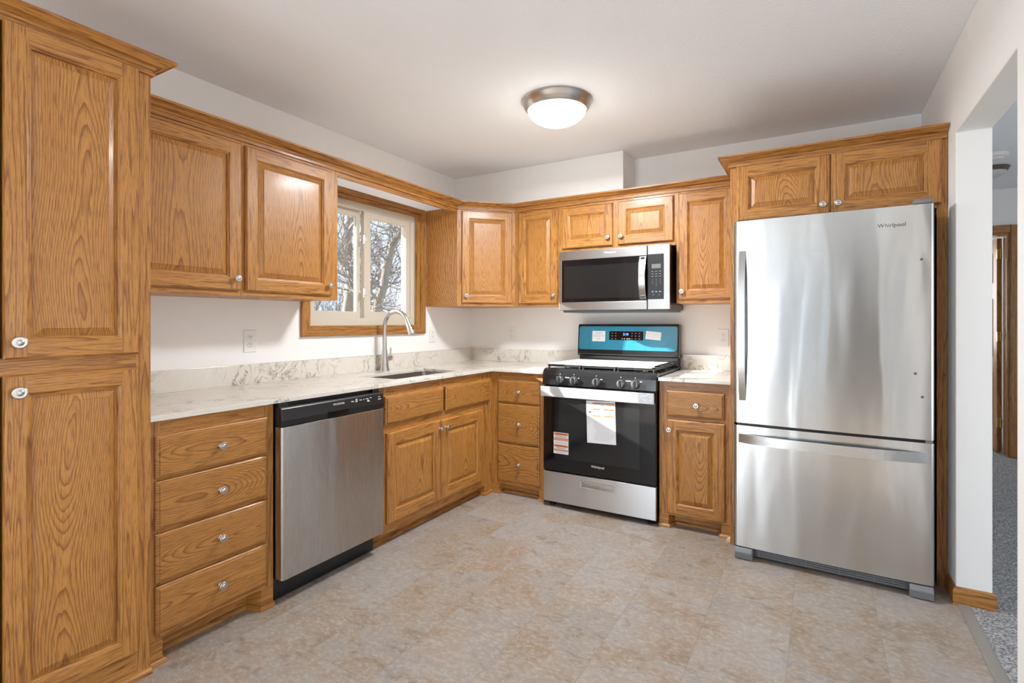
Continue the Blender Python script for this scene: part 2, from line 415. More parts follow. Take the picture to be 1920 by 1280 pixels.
    def build(s, name, parent=None, loc=(0, 0, 0), rotz=0, bevel=0, smooth=None, seg=2):
        o = bpy.data.objects.new(name, s.mesh(name, True, smooth)); C.objects.link(o)
        o.parent = parent; o.location = loc; o.rotation_euler = (0, 0, rotz)
        if bevel:
            b = o.modifiers.new('bevel', 'BEVEL'); b.width = bevel; b.segments = seg; b.limit_method = 'ANGLE'; b.angle_limit = R(40)
        return o
def obj(name, me, parent=None, loc=(0, 0, 0), rot=(0, 0, 0)):
    o = bpy.data.objects.new(name, me); C.objects.link(o); o.parent = parent; o.location = loc; o.rotation_euler = rot; return o
def tag(o, label, cat, group=None):
    o['label'] = label; o['category'] = cat
    if group: o['group'] = group
    return o
def thing(name, label, cat, loc=(0, 0, 0), rotz=0, group=None):
    o = bpy.data.objects.new(name, None); C.objects.link(o); o.empty_display_size = .1
    o.location = loc; o.rotation_euler = (0, 0, rotz); return tag(o, label, cat, group)
def marks(parent, boxes, m, name='printed_mark'):
    for x0, x1, y0, y1, z0, z1 in boxes: MB().box(x0, x1, y0, y1, z0, z1, m).build(name, parent)
def struct(o): o['kind'] = 'structure'; return o
def text(name, s, size, m, parent, loc, rot=(R(90), 0, 0), align='CENTER', ext=.0004, sx=1.0):
    cu = bpy.data.curves.new(name, 'FONT'); cu.body = s; cu.size = size; cu.extrude = ext; cu.align_x = align; cu.align_y = 'CENTER'
    cu.resolution_u = 3
    t = bpy.data.objects.new('tmp', cu); C.objects.link(t)
    dg = bpy.context.evaluated_depsgraph_get(); me = bpy.data.meshes.new_from_object(t.evaluated_get(dg))
    bpy.data.objects.remove(t); bpy.data.curves.remove(cu)
    for v in me.vertices: v.co.x *= sx
    me.name = name; me.materials.clear(); me.materials.append(m)
    return obj(name, me, parent, loc, rot)

# ================================================================== room dimensions (metres)
XW, YB, RW, RW2, CZ, YR = -2.662, 3.822, .516, .637, 2.44, -2.6
WT = .12
# ---- floor, ceiling, walls
struct(MB().box(XW - WT, RW + .005, YR - WT, YB + .1, -.05, 0, TILE).build('floor'))
struct(MB().box(RW + .047, 4.4, YR - WT, 8.8, -.05, .006, CARP).build('floor_carpet'))
struct(MB().prism([(RW + .005, -.05), (RW + .047, -.05), (RW + .047, .007), (RW + .04, .010), (RW + .012, .007), (RW + .005, .002)], 'y', 2.127, 2.941, STRIP).build('trim_1'))
struct(MB().box(XW - WT, 4.4, YR - WT, 8.8, CZ, CZ + .1, CEIL).build('ceiling'))
wy0, wy1, wz0, wz1 = 2.100, 3.073, 1.20, 2.036          # sink window rough opening
us = [YR - WT, -2.45, -.50, wy0, wy1, YB + WT]; vs = [0, .12, wz0, wz1, 2.25, CZ]
struct(MB().grid(us, vs, {(3, 2), (1, 1), (1, 2), (1, 3)}, XW - WT, XW, 'x', WALL).build('wall_left'))  # rear opening, out of view, widened so more sun bounces indoors
struct(MB().box(XW, RW, YB, YB + WT, 0, CZ, WALL).build('wall_back'))
struct(MB().grid([YR - WT, -2.1, 1.35, 2.127, 2.941, 6.36], [0, 2.052, CZ], {(1, 0), (3, 0)}, RW, RW2, 'x', WALL).build('wall_right', bevel=.004))  # opening nearest the rear is unseen, added to let the living-room fill in
struct(MB().grid([XW, -2.56, -1.54, -1.43, -.27, -.16, .46, RW], [0, .05, 2.06, CZ], {(1, 1), (3, 1), (5, 0), (5, 1), (5, 2)}, YR - WT, YR, 'y', WALL).build('wall_rear'))
rc = MB(); rc.box(-.28, .58, -5.0, -4.9, 0, CZ, WALL).box(-.28, -.18, -4.9, YR - WT, 0, CZ, WALL).box(.48, .58, -4.9, YR - WT, 0, CZ, WALL).box(-.28, .58, -5, YR - WT, CZ, CZ + .1, WALL).box(-.28, .58, -5, YR - WT, -.05, 0, TILE)
struct(rc.build('wall_dark_passage'))  # unseen unlit passage, added to give the refrigerator a dark reflected band
struct(MB().box(XW, -1.188, 3.574, YB, 2.11, CZ, WALL).build('wall_chase', bevel=.003))
struct(MB().grid([RW2, .75, 1.495, 4.4], [0, 2.04, CZ], {(1, 0)}, 6.36, 6.48, 'y', WALL).build('wall_hall'))
struct(MB().grid([YR - WT, -1.9, 2.7, 8.8], [0, .10, 2.3, CZ], {(1, 1)}, 4.4, 4.5, 'x', WALL).build('wall_living'))
struct(MB().grid([RW2 - .3, .3 + .0, 1.5, 4.4], [0, .9, 2.1, CZ], {(1, 1)}, 8.7, 8.8, 'y', WALL).build('wall_bedroom'))
struct(MB().box(RW2, 4.4, YR - WT, YR, 0, CZ, WALL).build('wall_living_rear'))
struct(MB().box(-2.56, -1.54, YR - .07, YR - .062, .05, 2.06, DIMMING).build('dimming_pane_2'))  # unseen pane added to dim the sky reflected in the refrigerator
struct(MB().box(-1.43, -.27, YR - .07, YR - .062, .05, 2.06, DIMMING).build('dimming_pane_3'))  # second unseen dimming pane, added for the same reflection
struct(MB().box(RW2 - .3, RW2 - .2, 6.48, 8.7, 0, CZ, WALL).build('wall_bedroom_left'))
struct(MB().box(-14, XW - WT - .02, -8, 16, -.62, -.6, EARTH).build('ground'))
struct(MB().box(-3.34, XW - WT, -3, 9, 2.16, 2.30, WHITE).build('roof_eave'))  # unseen eave, placed to cut off the top of the sunbeam
# baseboard on the stub wall and round its end
bbp = [(0, 0), (.012, 0), (.012, .060), (.009, .068), (.004, .076), (0, .078)]
struct(MB().sweep(bbp, [(RW2, 2.941 + .02), (RW2, 2.941), (RW, 2.941), (RW, 3.08)][::-1], OT).build('baseboard_right'))
# hall baseboard + far door
struct(MB().sweep(bbp, [(RW2, 6.36), (.69, 6.36)], OT).build('baseboard_hall'))
cas = MB()
cas.box(1.495, 1.56, 6.342, 6.36, .006, 2.105, OTV); cas.box(.685, .75, 6.342, 6.36, .006, 2.105, OTV); cas.box(.75, 1.495, 6.342, 6.36, 2.04, 2.105, OT)
cas.box(1.477, 1.495, 6.36, 6.48, .006, 2.04, OTV); cas.box(.75, .768, 6.36, 6.48, .006, 2.04, OTV); cas.box(.768, 1.477, 6.36, 6.48, 2.022, 2.04, OT)
struct(cas.build('trim_2', bevel=.004))
dr = bpy.data.objects.new('door_1', None); C.objects.link(dr); dr.location = (1.455, 6.50, 0); dr.rotation_euler = (0, 0, R(94)); struct(dr)
dm = MB(); dm.box(0, .68, -.018, .018, .02, 2.01, OTV)
for (z0, z1) in ((.2, .75), (.9, 1.45), (1.6, 1.88)):
    for (x0, x1) in ((.1, .31), (.37, .58)):
        for sgn in (-1, 1): dm.box(x0, x1, sgn * .018 - .004, sgn * .018 + .004, z0, z1, OP)
dm.build('door_leaf', dr, bevel=.003)
for z in (.25, 1.05, 1.82):
    h = MB(); h.box(-.012, .006, -.016, .02, z, z + .09, BRASS); h.lathe([(.006, 0), (.006, .094)], (-.012, -.006, z - .002), 'z', BRASS, 10); h.build('hinge', dr)

# ================================================================== sink window
w1 = bpy.data.objects.new('window_1', None); C.objects.link(w1); w1.location = (XW, 0, 0); struct(w1)
fr = MB()
fr.grid([wy0, wy0 + .045, wy1 - .045, wy1], [wz0, wz0 + .055, wz1 - .05, wz1], {(1, 1)}, -.105, -.008, 'x', VINYL)
fr.build('window_frame', w1, bevel=.003)
for nm, y0, y1, x0, x1, st in (('sash', 2.146, 2.566, -.085, -.055, .042), ('sash', 2.566, 3.027, -.050, -.014, .058)):
    q = MB(); q.grid([y0, y0 + st, y1 - st * .75, y1], [wz0 + .05, wz0 + .05 + .05, wz1 - .09, wz1 - .045], {(1, 1)}, x0, x1, 'x', VINYL)
    so = q.build(nm, w1, bevel=.003)
    g = MB(); g.box((x0 + x1) / 2 - .003, (x0 + x1) / 2 + .003, y0 + st, y1 - st * .75, wz0 + .1, wz1 - .09, PANE); g.build('pane', so)
for z in (1.395, 1.76):
    q = MB(); q.box(-.016, -.004, 2.556, 2.572, z, z + .062, LATCH); q.box(-.004, .008, 2.548, 2.580, z + .016, z + .046, LATCH); q.build('latch', w1, bevel=.004)
tr = MB()
def casing_piece(pts, axis, a0, a1, m): tr.prism(pts, axis, a0, a1, m)
oy0, oy1, oz0, oz1 = 2.042, 3.173, 1.14, 2.097; iy0, iy1, iz0, iz1 = 2.106, 3.067, 1.206, 2.030
def cas_side(a, b, m):  # mitred board between outer and inner corners, two steps in depth
    (o0, o1), (i0, i1) = a, b
    for (f0, f1, x) in ((0, .55, .020), (.55, 1, .014)):
        P = lambda o, i, f: (o[0] + (i[0] - o[0]) * f, o[1] + (i[1] - o[1]) * f)
        ring = [P(o0, i0, f0), P(o1, i1, f0), P(o1, i1, f1), P(o0, i0, f1)]
        tr.prism(ring, 'x', 0, x, m)
O = [(oy0, oz0), (oy1, oz0), (oy1, oz1), (oy0, oz1)]; I = [(iy0, iz0), (iy1, iz0), (iy1, iz1), (iy0, iz1)]
for k, m in ((0, OT), (1, OTV), (2, OT), (3, OTV)):
    j = (k + 1) % 4; cas_side((O[k], O[j]), (I[k], I[j]), m)
t3 = tr.build('trim_3', loc=(XW, 0, 0), bevel=.003); struct(t3)

# ================================================================== cabinets
def knob_mesh():
    m = MB(); m.lathe([(.0, .026), (.004, .0262), (.0072, .0245), (.008, .0232), (.0095, .0228), (.0135, .0242), (.0155, .0235), (.0168, .021), (.0160, .0185), (.010, .0155), (.0068, .010), (.0072, .002), (.009, 0)], (0, 0, 0), '-y', NICK, 20)
    return m.mesh('knob', smooth=50)
KN = knob_mesh()
def knob(parent, x, z, s=1.0):
    o = obj('knob', KN, parent, (x, -.019, z)); o.scale = (s, 1, s * .92); return o
def door_mesh(w, h, st=.055):
    m = MB()
    def ring(i, y): return [(i, y, i), (w - i, y, i), (w - i, y, h - i), (i, y, h - i)]
    def band(a, b, mv, mh):
        for k in range(4):
            j = (k + 1) % 4; m.face([a[k], a[j], b[j], b[k]], mh if k in (0, 2) else mv)
    r0, r1, r2 = ring(0, 0), ring(0, -.012), ring(.006, -.019)
    m.face(r0, OV); band(r0, r1, OV, OH); band(r1, r2, OV, OH)
    e = .006; y = -.019
    m.face([(e, y, e), (st, y, e), (st, y, h - e), (e, y, h - e)], OV); m.face([(w - st, y, e), (w - e, y, e), (w - e, y, h - e), (w - st, y, h - e)], OV)
    m.face([(st, y, e), (w - st, y, e), (w - st, y, st), (st, y, st)], OH); m.face([(st, y, h - st), (w - st, y, h - st), (w - st, y, h - e), (st, y, h - e)], OH)
    R_ = [ring(st, -.019), ring(st + .003, -.0178), ring(st + .006, -.0135), ring(st + .010, -.0120), ring(st + .011, -.0065), ring(st + .0135, -.0065)]
    for a, b in zip(R_, R_[1:]): band(a, b, OV, OH)
    Q = [R_[-1], ring(st + .036, -.0165), ring(st + .037, -.0185)]
    for a, b in zip(Q, Q[1:]): band(a, b, OP, OP)
    m.face(Q[-1], OP)
    return m
def door(parent, x, z, w, h, kx=None, kz=None, st=.055, name='door', ks=1.0):
    o = door_mesh(w, h, st).build(name, parent, (x, 0, z))
    if kx is not None: knob(o, kx - x, kz - z, ks)
    return o
def drawer(parent, x, z, w, h, kn=True, name='drawer'):
    m = MB()
    def ring(i, y): return [(i, y, i), (w - i, y, i), (w - i, y, h - i), (i, y, h - i)]
    S = [ring(0, 0), ring(0, -.010), ring(.004, -.0135), ring(.010, -.0145), ring(.0125, -.019)]
    m.face(S[0], OD)
    for a, b in zip(S, S[1:]):
        for k in range(4): j = (k + 1) % 4; m.face([a[k], a[j], b[j], b[k]], OD)
    m.face(S[-1], OD)
    o = m.build(name, parent, (x, 0, z))
    if kn: knob(o, w / 2 + .012, h / 2)
    return o
def frame(parent, z0, z1, stiles, rails):
    m = MB()
    for a, b in stiles: m.box(a, b, 0, .019, z0, z1, OV)
    for a, b, p, q in rails: m.box(a, b, 0, .019, p, q, OH)
    return m.build('face_frame', parent)
SHOE = [(0, .0), (.015, 0), (.015, .006), (.012, .013), (.007, .018), (.0, .020)]
def toe(parent, w, lf=.055, rf=.055, d=.075, h=.10, diag=.02):
    path = [(0, 0), (lf, 0), (lf + diag, d), (w - rf - diag, d), (w - rf, 0), (w, 0)]
    MB().prism(path + [(w, d + .02), (0, d + .02)], 'z', 0, h, OH).build('toe_kick', parent)
    MB().sweep(SHOE, path, OT).build('shoe_moulding', parent)
L90 = R(90)

# ---- pantry
t = thing('pantry_cabinet', 'tall oak pantry cabinet with raised panel doors standing at the left edge', 'cabinet', (-2.021, .154, 0), L90)
PW = .784
MB().box(0, PW, .019, .641, .0, 2.125, OV).build('body', t)
frame(t, 0, 2.125, [(0, .045), (PW - .045, PW)], [(.045, PW - .045, 0, .105), (.045, PW - .045, 1.067, 1.122), (.045, PW - .045, 2.09, 2.125)])
for x in (.042, .395):
    kx = .03 if x > .1 else .317
    door(t, x, 1.118, .347, .979, x + kx, 1.167, .053, ks=1.15); door(t, x, .100, .347, .972, x + kx, 1.022, .053, ks=1.15)
CROWN = [(0, -.016), (.010, -.016), (.011, -.006), (.005, -.003), (.005, .002), (.010, .004), (.012, .010), (.016, .012), (.030, .016), (.042, .024), (.050, .029), (.060, .030), (.060, .040), (0, .040)]
MB().sweep([(o, z + 2.105) for o, z in CROWN], [(0, 0), (PW, 0), (PW, .66)], OL).build('crown', t)
MB().sweep(SHOE, [(0, 0), (PW, 0)], OT).build('shoe_moulding', t)

def wallcab(name, label, loc, rot, w, z0, z1, d, stiles, rails, doors, group=None):
    t = thing(name, label, 'cabinet', loc, rot, group)
    MB().box(0, w, .019, d, z0, z1, OV).build('body', t)
    frame(t, z0, z1, stiles, rails)
    for a in doors: door(t, *a)
    return t
# ---- left wall cabinet (two doors, left of the window)
w = 1.119
wallcab('wall_cabinet', 'wide oak wall cabinet with two doors between the pantry and the window', (-2.357, .938, 0), L90, w, 1.35, 2.10, .305,
        [(0, .045), (.53, .565), (w - .055, w)], [(.045, .53, 1.35, 1.395), (.565, w - .055, 1.35, 1.395), (.045, .53, 2.05, 2.10), (.565, w - .055, 2.05, 2.10)],
        [(.028, 1.376, .508, .690, .508, 1.430), (.559, 1.376, .508, .690, 1.042, 1.428)])
# ---- corner wall cabinet
t = thing('wall_cabinet', 'diagonal oak corner wall cabinet with a single door right of the window', 'cabinet', (-2.357, 3.196, 0), R(45))
def inv(px, py):
    dx, dy = px + 2.357, py - 3.196; c = math.cos(R(45)); return (dx * c + dy * c, -dx * c + dy * c)
DW_ = .454
b = MB(); b.prism([inv(XW + .001, 3.196), (0, 0), (0.0134, .019), (DW_ - .0134, .019), (DW_, 0), inv(-2.036, YB - .001), inv(XW + .001, YB - .001)], 'z', 1.35, 2.10, OP); b.build('body', t)
frame(t, 1.35, 2.10, [(0, .05), (DW_ - .045, DW_)], [(.05, DW_ - .045, 1.35, 1.395), (.05, DW_ - .045, 2.05, 2.10)])
door(t, .034, 1.372, .392, .700, .034 + .032, 1.428)
# ---- narrow wall cabinet
w = .381
wallcab('wall_cabinet', 'narrow oak wall cabinet between the diagonal corner cabinet and the microwave', (-2.036, 3.517, 0), 0, w, 1.35, 2.10, .305,
        [(0, .045), (w - .045, w)], [(.045, w - .045, 1.35, 1.395), (.045, w - .045, 2.05, 2.10)], [(.035, 1.370, .336, .700, .341, 1.428)])
w = .848
wallcab('wall_cabinet', 'short oak wall cabinet with two doors directly above the microwave', (-1.655, 3.517, 0), 0, w, 1.737, 2.10, .305,
        [(0, .045), (.40, .46), (w - .045, w)], [(.045, .4, 1.737, 1.785), (.46, w - .045, 1.737, 1.785), (.045, .4, 2.05, 2.10), (.46, w - .045, 2.05, 2.10)],
        [(.025, 1.764, .388, .298, .383, 1.822), (.453, 1.764, .378, .300, .478, 1.822)])
w = .385
wallcab('wall_cabinet', 'narrow oak wall cabinet between the microwave and the refrigerator', (-.807, 3.517, 0), 0, w, 1.35, 2.10, .305,
        [(0, .045), (w - .045, w)], [(.045, w - .045, 1.35, 1.395), (.045, w - .045, 2.05, 2.10)], [(.016, 1.376, .345, .692, .040, 1.428)])
# ---- refrigerator surround
t = thing('refrigerator_cabinet', 'deep oak cabinet with two doors above the refrigerator and side panels down to the floor', 'cabinet', (-.42, 3.10, 0), 0)
FW = .934
MB().box(.02, FW - .02, .019, .72, 1.76, 2.105, OV).build('body', t)
MB().box(0, .02, .0, .72, 0, 2.105, OV).build('side_panel', t); MB().box(FW - .02, FW, .019, .72, 0, 2.105, OV).build('side_panel', t)
m = MB(); m.box(FW - .038, FW, 0, .019, 0, 2.105, OV); m.box(.02, .05, 0, .019, 1.76, 2.105, OV); m.box(.44, .50, 0, .019, 1.80, 2.06, OV)
m.box(.05, FW - .038, 0, .019, 1.76, 1.80, OH); m.box(.05, FW - .038, 0, .019, 2.06, 2.105, OH); m.build('face_frame', t)
door(t, .034, 1.776, .435, .300, .034 + .405, 1.822); door(t, .474, 1.776, .438, .302, .474 + .03, 1.822)
MB().sweep([(o * .95, z + 2.092) for o, z in CROWN], [(0, .44), (0, 0), (FW, 0)], OL).build('crown', t)

# ---- crown and valance over the uppers
m = MB(); m.sweep([(o, z + 2.098) for o, z in CROWN], [(-2.357, .94), (-2.357, 3.196), (-2.036, 3.517), (-.422, 3.517)], OL)
tag(m.build('crown_moulding'), 'long oak crown moulding running along the tops of the wall cabinets', 'moulding')
m = MB(); m.box(-2.376, -2.357, 2.057, 3.196, 2.056, 2.10, OL)
tag(m.build('valance'), 'oak valance board bridging the gap above the window', 'valance')

# ---- base: four drawers
t = thing('drawer_cabinet', 'oak base cabinet with four wide drawers between pantry and dishwasher', 'cabinet', (-2.045, .938, 0), L90)
w = .494
MB().box(0, w, .019, .60, .10, .874, OV).build('body', t)
frame(t, .09, .874, [(0, .042), (w - .042, w)], [(.042, w - .042, .09, .125), (.042, w - .042, .27, .30), (.042, w - .042, .46, .49), (.042, w - .042, .645, .68), (.042, w - .042, .805, .874)])
for z0, z1 in ((.665, .820), (.482, .656), (.293, .468), (.110, .281)): drawer(t, .022, z0, .437, z1 - z0)
toe(t, w, .05, .055, h=.09)
# ---- sink base
t = thing('sink_cabinet', 'oak sink base cabinet with two false drawer fronts over two doors', 'cabinet', (-2.045, 2.062, 0), L90)
w = 1.133
MB().box(0, w, .019, .17, .07, .874, OV).box(0, .018, .17, .60, .0, .874, OV).box(.018, w, .585, .60, .07, .874, OV).box(.018, w, .17, .585, .07, .088, OV).build('body', t)
frame(t, .07, .874, [(0, .055), (w - .145, w), (.508, .54)],
      [(.055, .508, .07, .13), (.54, w - .145, .07, .13), (.055, .508, .61, .67), (.54, w - .145, .61, .67), (.055, .508, .81, .874), (.54, w - .145, .81, .874)])
drawer(t, .040, .664, .513, .156, False, 'false_front'); drawer(t, .574, .664, .515, .154, False, 'false_front')
door(t, .052, .120, .468, .498, .507, .566, name='door', st=.062); door(t, .527, .120, .459, .495, .570, .564, st=.062)
m = MB(); m.box(.04, w - .10, .060, .08, 0, .07, OH); m.box(0, .04, .06, .16, 0, .07, OH); m.box(w - .10, w, 0, .1, 0, .07, OH); m.build('toe_kick', t)
MB().sweep(SHOE, [(0, .06), (w - .10, .06), (w - .10, 0), (w, 0)], OT).build('shoe_moulding', t)
# ---- three drawers
t = thing('drawer_cabinet', 'narrow oak base cabinet with three drawers between the inside corner and the stove', 'cabinet', (-2.045, 3.195, 0), 0)
w = .429
MB().box(.0, w, .019, .60, .09, .874, OV).build('body', t)
frame(t, .07, .874, [(0, .06), (w - .035, w)], [(.06, w - .035, .07, .11), (.06, w - .035, .355, .385), (.06, w - .035, .635, .67), (.06, w - .035, .81, .874)])
for z0, z1 in ((.655, .820), (.372, .650), (.095, .366)): drawer(t, .057, z0, .338, z1 - z0)
toe(t, w, .065, .04, d=.05, h=.07, diag=.012)
# ---- one drawer over one door
t = thing('base_cabinet', 'small oak base cabinet with one drawer over one door between stove and refrigerator', 'cabinet', (-.830, 3.175, 0), 0)
w = .407
MB().box(0, w, .019, .60, .09, .874, OV).build('body', t)
frame(t, .075, .874, [(0, .055), (w - .045, w)], [(.055, w - .045, .075, .12), (.055, w - .045, .64, .675), (.055, w - .045, .81, .874)])
drawer(t, .045, .667, .325, .152); door(t, .048, .088, .325, .560, .064, .590)
toe(t, w, .055, .055, h=.075)
MB().prism([(.385, 0), (.405, 0), (.405, .02), (.397, .018), (.388, .010)], 'y', -.045, -.016, CUT).build('shoe_end', t)

# ================================================================== countertops, sink, faucet
CT, CB = .8945, .8745
m = MB(); xs = [XW, -2.46, -2.13, -2.020, -1.602]; ys = [.938, 2.285, 2.93, 3.159, YB]
m.grid(xs, ys, {(1, 1), (3, 0), (3, 1), (3, 2)}, CB, CT, 'z', QZ)
ct = m.build('countertop', bevel=.002); tag(ct, 'long L-shaped cream quartz countertop with the sink cut into it', 'countertop')
m = MB(); m.box(XW, XW + .02, .94, YB, CT, 1.000, QZ); m.box(XW + .02, -1.602, YB - .02, YB, CT, 1.000, QZ); m.build('backsplash', ct, bevel=.0015)
m = MB(); m.box(-.830, -.421, 3.145, YB, CB, CT, QZ); c2 = m.build('countertop', bevel=.002)
tag(c2, 'short cream quartz countertop between the stove and the refrigerator', 'countertop')
MB().box(-.830, -.421, YB - .02, YB, CT, 1.000, QZ).build('backsplash', c2, bevel=.0015)
sk = thing('kitchen_sink', 'stainless undermount sink basin set in the counter under the window', 'sink', (-2.295, 2.607, 0))
m = MB(); hx, hy, r, dp = .177, .335, .03, .20
def rrect(hx, hy, r, k=5):
    o = []
    for cx, cy, a0 in ((hx - r, hy - r, 0), (-hx + r, hy - r, 90), (-hx + r, -hy + r, 180), (hx - r, -hy + r, 270)):
        for i in range(k + 1): a = R(a0 + 90 * i / k); o.append((cx + r * math.cos(a), cy + r * math.sin(a)))
    return o
top, bot, out = rrect(hx, hy, r), rrect(hx - .012, hy - .012, r), rrect(hx + .02, hy + .02, r)
k = len(top)
for i in range(k):
    j = (i + 1) % k
    m.face([(*top[i], CB), (*top[j], CB), (*bot[j], CB - dp), (*bot[i], CB - dp)], SINK)
    m.face([(*top[i], CB - .0005), (*top[j], CB - .0005), (*out[j], CB - .0005), (*out[i], CB - .0005)], SINK)
m.face([(*p, CB - dp) for p in bot], SINK); m.build('basin', sk, smooth=40)
MB().lathe([(0, .004), (.03, .004), (.042, .002), (.045, 0)], (0, 0, CB - dp), 'z', CHROME).build('drain', sk, smooth=40)
f = thing('kitchen_faucet', 'brushed nickel gooseneck faucet with side lever behind the sink', 'faucet', (-2.575, 2.655, CT))
MB().lathe([(.0, 0), (.034, 0), (.034, .006), (.031, .012), (.024, .080), (.019, .125), (.0175, .142), (.0, .142)], (0, 0, 0), 'z', NICK, 28).build('base', f, smooth=40)
pts = [(0, 0, .14), (0, 0, .20), (0, 0, .28)]; ra = .106
for i in range(1, 19):
    a = R(180 - 158 * i / 18); pts.append((ra + ra * math.cos(a), 0, .300 + ra * math.sin(a)))
MB().tube(pts, .0145, NICK, 16).build('neck', f, smooth=60)
e = Vector(pts[-1]); d = (Vector(pts[-1]) - Vector(pts[-2])).normalized()
hd = MB(); hd.tube([e - d * .004, e + d * .02, e + d * .025, e + d * .09, e + d * .098], [.0155, .0165, .0175, .0235, .0215], NICK, 18); ho = hd.build('spray_head', f, smooth=40)
q = d.cross(Vector((0, 1, 0))).normalized()
if q.x < 0: q = -q
bt = MB()
for kk in (.045, .066): c = e + d * kk + q * (.0185 + (kk - .045) * .12); bt.lathe([(.0, .004), (.006, .003), (.006, -.004)], c, 'x', BLACK, 10)
bt.build('button', ho)
lv = MB(); lv.tube([(0, .018, .072), (0, .042, .083), (0, .058, .083)], [.016, .011, .011], NICK, 14); lv.tube([(0, .046, .083), (0, .064, .083)], .0165, NICK, 16)
lv.tube([(.0, .055, .088), (.004, .056, .155)], [.0065, .006], NICK, 10); lv.build('lever', f, smooth=40)

# ================================================================== dishwasher
t = thing('dishwasher', 'stainless dishwasher with black control panel under the long countertop', 'dishwasher', (-1.985, 1.436, 0), L90)
w = .612
MB().box(.006, w - .006, .055, .62, .105, .868, BLACK).build('body', t)
MB().prism([(.0, .012), (.006, .003), (w - .006, .003), (w, .012), (w, .052), (0, .052)], 'z', .110, .772, SSD).build('door', t, bevel=.003)
cp = MB(); cp.prism([(.006, .774), (.003, .80), (.010, .85), (.018, .857), (.05, .857), (.05, .774)], 'x', 0, w, BLACK)
cpo = cp.build('control_panel', t, bevel=.003)
m = MB(); m.box(.245, .365, .0005, .0045, .779, .803, GLOSS); m.box(.240, .370, -.001, .006, .803, .806, BLACK); m.build('handle_recess', cpo)
text('brand_lettering', 'FRIGIDAIRE', .0135, PRINT, cpo, (.310, .0052, .834), (R(82), 0, 0), sx=1.0)
for x, z, ww in ((.395, .834, .016), (.42, .842, .012), (.42, .836, .012), (.42, .830, .012), (.447, .835, .014), (.468, .835, .005), (.49, .836, .018), (.515, .838, .012), (.498, .827, .014), (.50, .822, .014), (.575, .836, .012), (.578, .824, .02)):
    marks(cpo, [(x - ww / 2, x + ww / 2, .0035, .0065, z - .0017, z + .0017)], PRINT)
MB().box(0, w, .085, .10, 0.0, .108, BLACK).build('kick_plate', t)
for x in (.004, .555): MB().box(x, x + .045, .03, .05, .857, .874, BLACK).build('mounting_bracket', t)

# ================================================================== range
X0, X1 = -1.592, -.838; RWD = X1 - X0
t = thing('gas_stove', 'stainless and black gas stove with blue protective film on its backguard', 'stove', (X0, 3.13, 0))
MB().box(.004, RWD - .004, .03, .67, .035, .905, ENAMEL).build('body', t)
# drawer with recessed pull
m = MB(); m.grid([0, .274, .485, RWD], [.036, .168, .200, .236], {(1, 1)}, 0, .03, 'y', SSW); m.box(.268, .491, .022, .028, .16, .208, SSW)
do = m.build('drawer', t, bevel=.004)
m = MB(); m.prism([(.272, .166), (.487, .166), (.487, .202), (.272, .202)], 'y', -.003, .0, CHROME)
m = MB(); m.grid([.266, .276, .483, .493], [.160, .170, .198, .208], {(1, 1)}, -.0035, .0, 'y', CHROME); m.build('pull_rim', do, bevel=.003)
m = MB(); m.box(0, RWD, 0, .03, .245, .806, GLOSS); od = m.build('oven_door', t, bevel=.004)
MB().box(.08, RWD - .10, -.0008, .002, .33, .72, MESHW).build('window', od)
m = MB(); m.box(.0, RWD, -.044, -.030, .738, .804, WRAP); m.box(.03, .06, -.032, .002, .755, .79, BLACK); m.box(RWD - .06, RWD - .03, -.032, .002, .755, .79, BLACK); m.build('handle', od, bevel=.004)
text('brand_lettering', 'Whirlpool', .021, PRINT, od, (.385, -.001, .307))
st = MB(); st.box(.076, .183, -.0014, 0, .360, .500, PAPER)
so = st.build('sticker', od); so['label'] = 'white and orange registration sticker'
m = MB()
for z0, z1 in ((.482, .497), (.447, .466), (.405, .419), (.378, .391)): m.box(.078, .181, -.0018, -.001, z0, z1, ORANGE)
m.build('orange_band', so)
for sdt, z, sz in (('IMPORTANT!', .4895, .0135), ('REGISTER NOW', .4735, .0115), ('IMPORTANT!', .412, .013), ('REGISTER NOW', .398, .009)): text('lettering', sdt, sz, INK, so, (.13, -.0021, z))
m = MB()
for z in (.459, .453, .438, .432, .426, .386, .373, .367): m.box(.085, .175, -.0021, -.001, z - .0011, z + .0011, INKG)
m.build('text_lines', so)
# control fascia
cp = MB(); cp.prism([(-.010, .812), (-.006, .880), (.004, .905), (.022, .918), (.05, .922), (.05, .812)], 'x', -.003, RWD + .003, ENAMEL); co = cp.build('control_fascia', t, bevel=.002)
for x, z in ((.127, .848), (.225, .848), (.379, .846), (.540, .845), (.630, .846)):
    k_ = MB(); k_.lathe([(0, .022), (.018, .022), (.0225, .018), (.024, .010), (.027, .006), (.028, 0)], (0, 0, 0), '-y', KNOBM, 24); ko = k_.build('knob', co, (x, -.0085, z), smooth=40)
    MB().box(-.007, .007, -.030, -.02, -.023, .023, BLACK).build('grip', ko, bevel=.002)
marks(co, [(x - .002, x + .002, -.0085, -.005, .885, .889) for x in (.127, .225, .379, .540, .630)] +
      [(x - ww / 2, x + ww / 2, -.0085, -.005, .864, .868) for x, ww in ((.10, .006), (.178, .03), (.258, .006), (.412, .012), (.587, .035), (.665, .012))], PRINT)
MB().box(.0, RWD, .03, .67, .905, .914, ENAMEL).build('cooktop', t, bevel=.003)
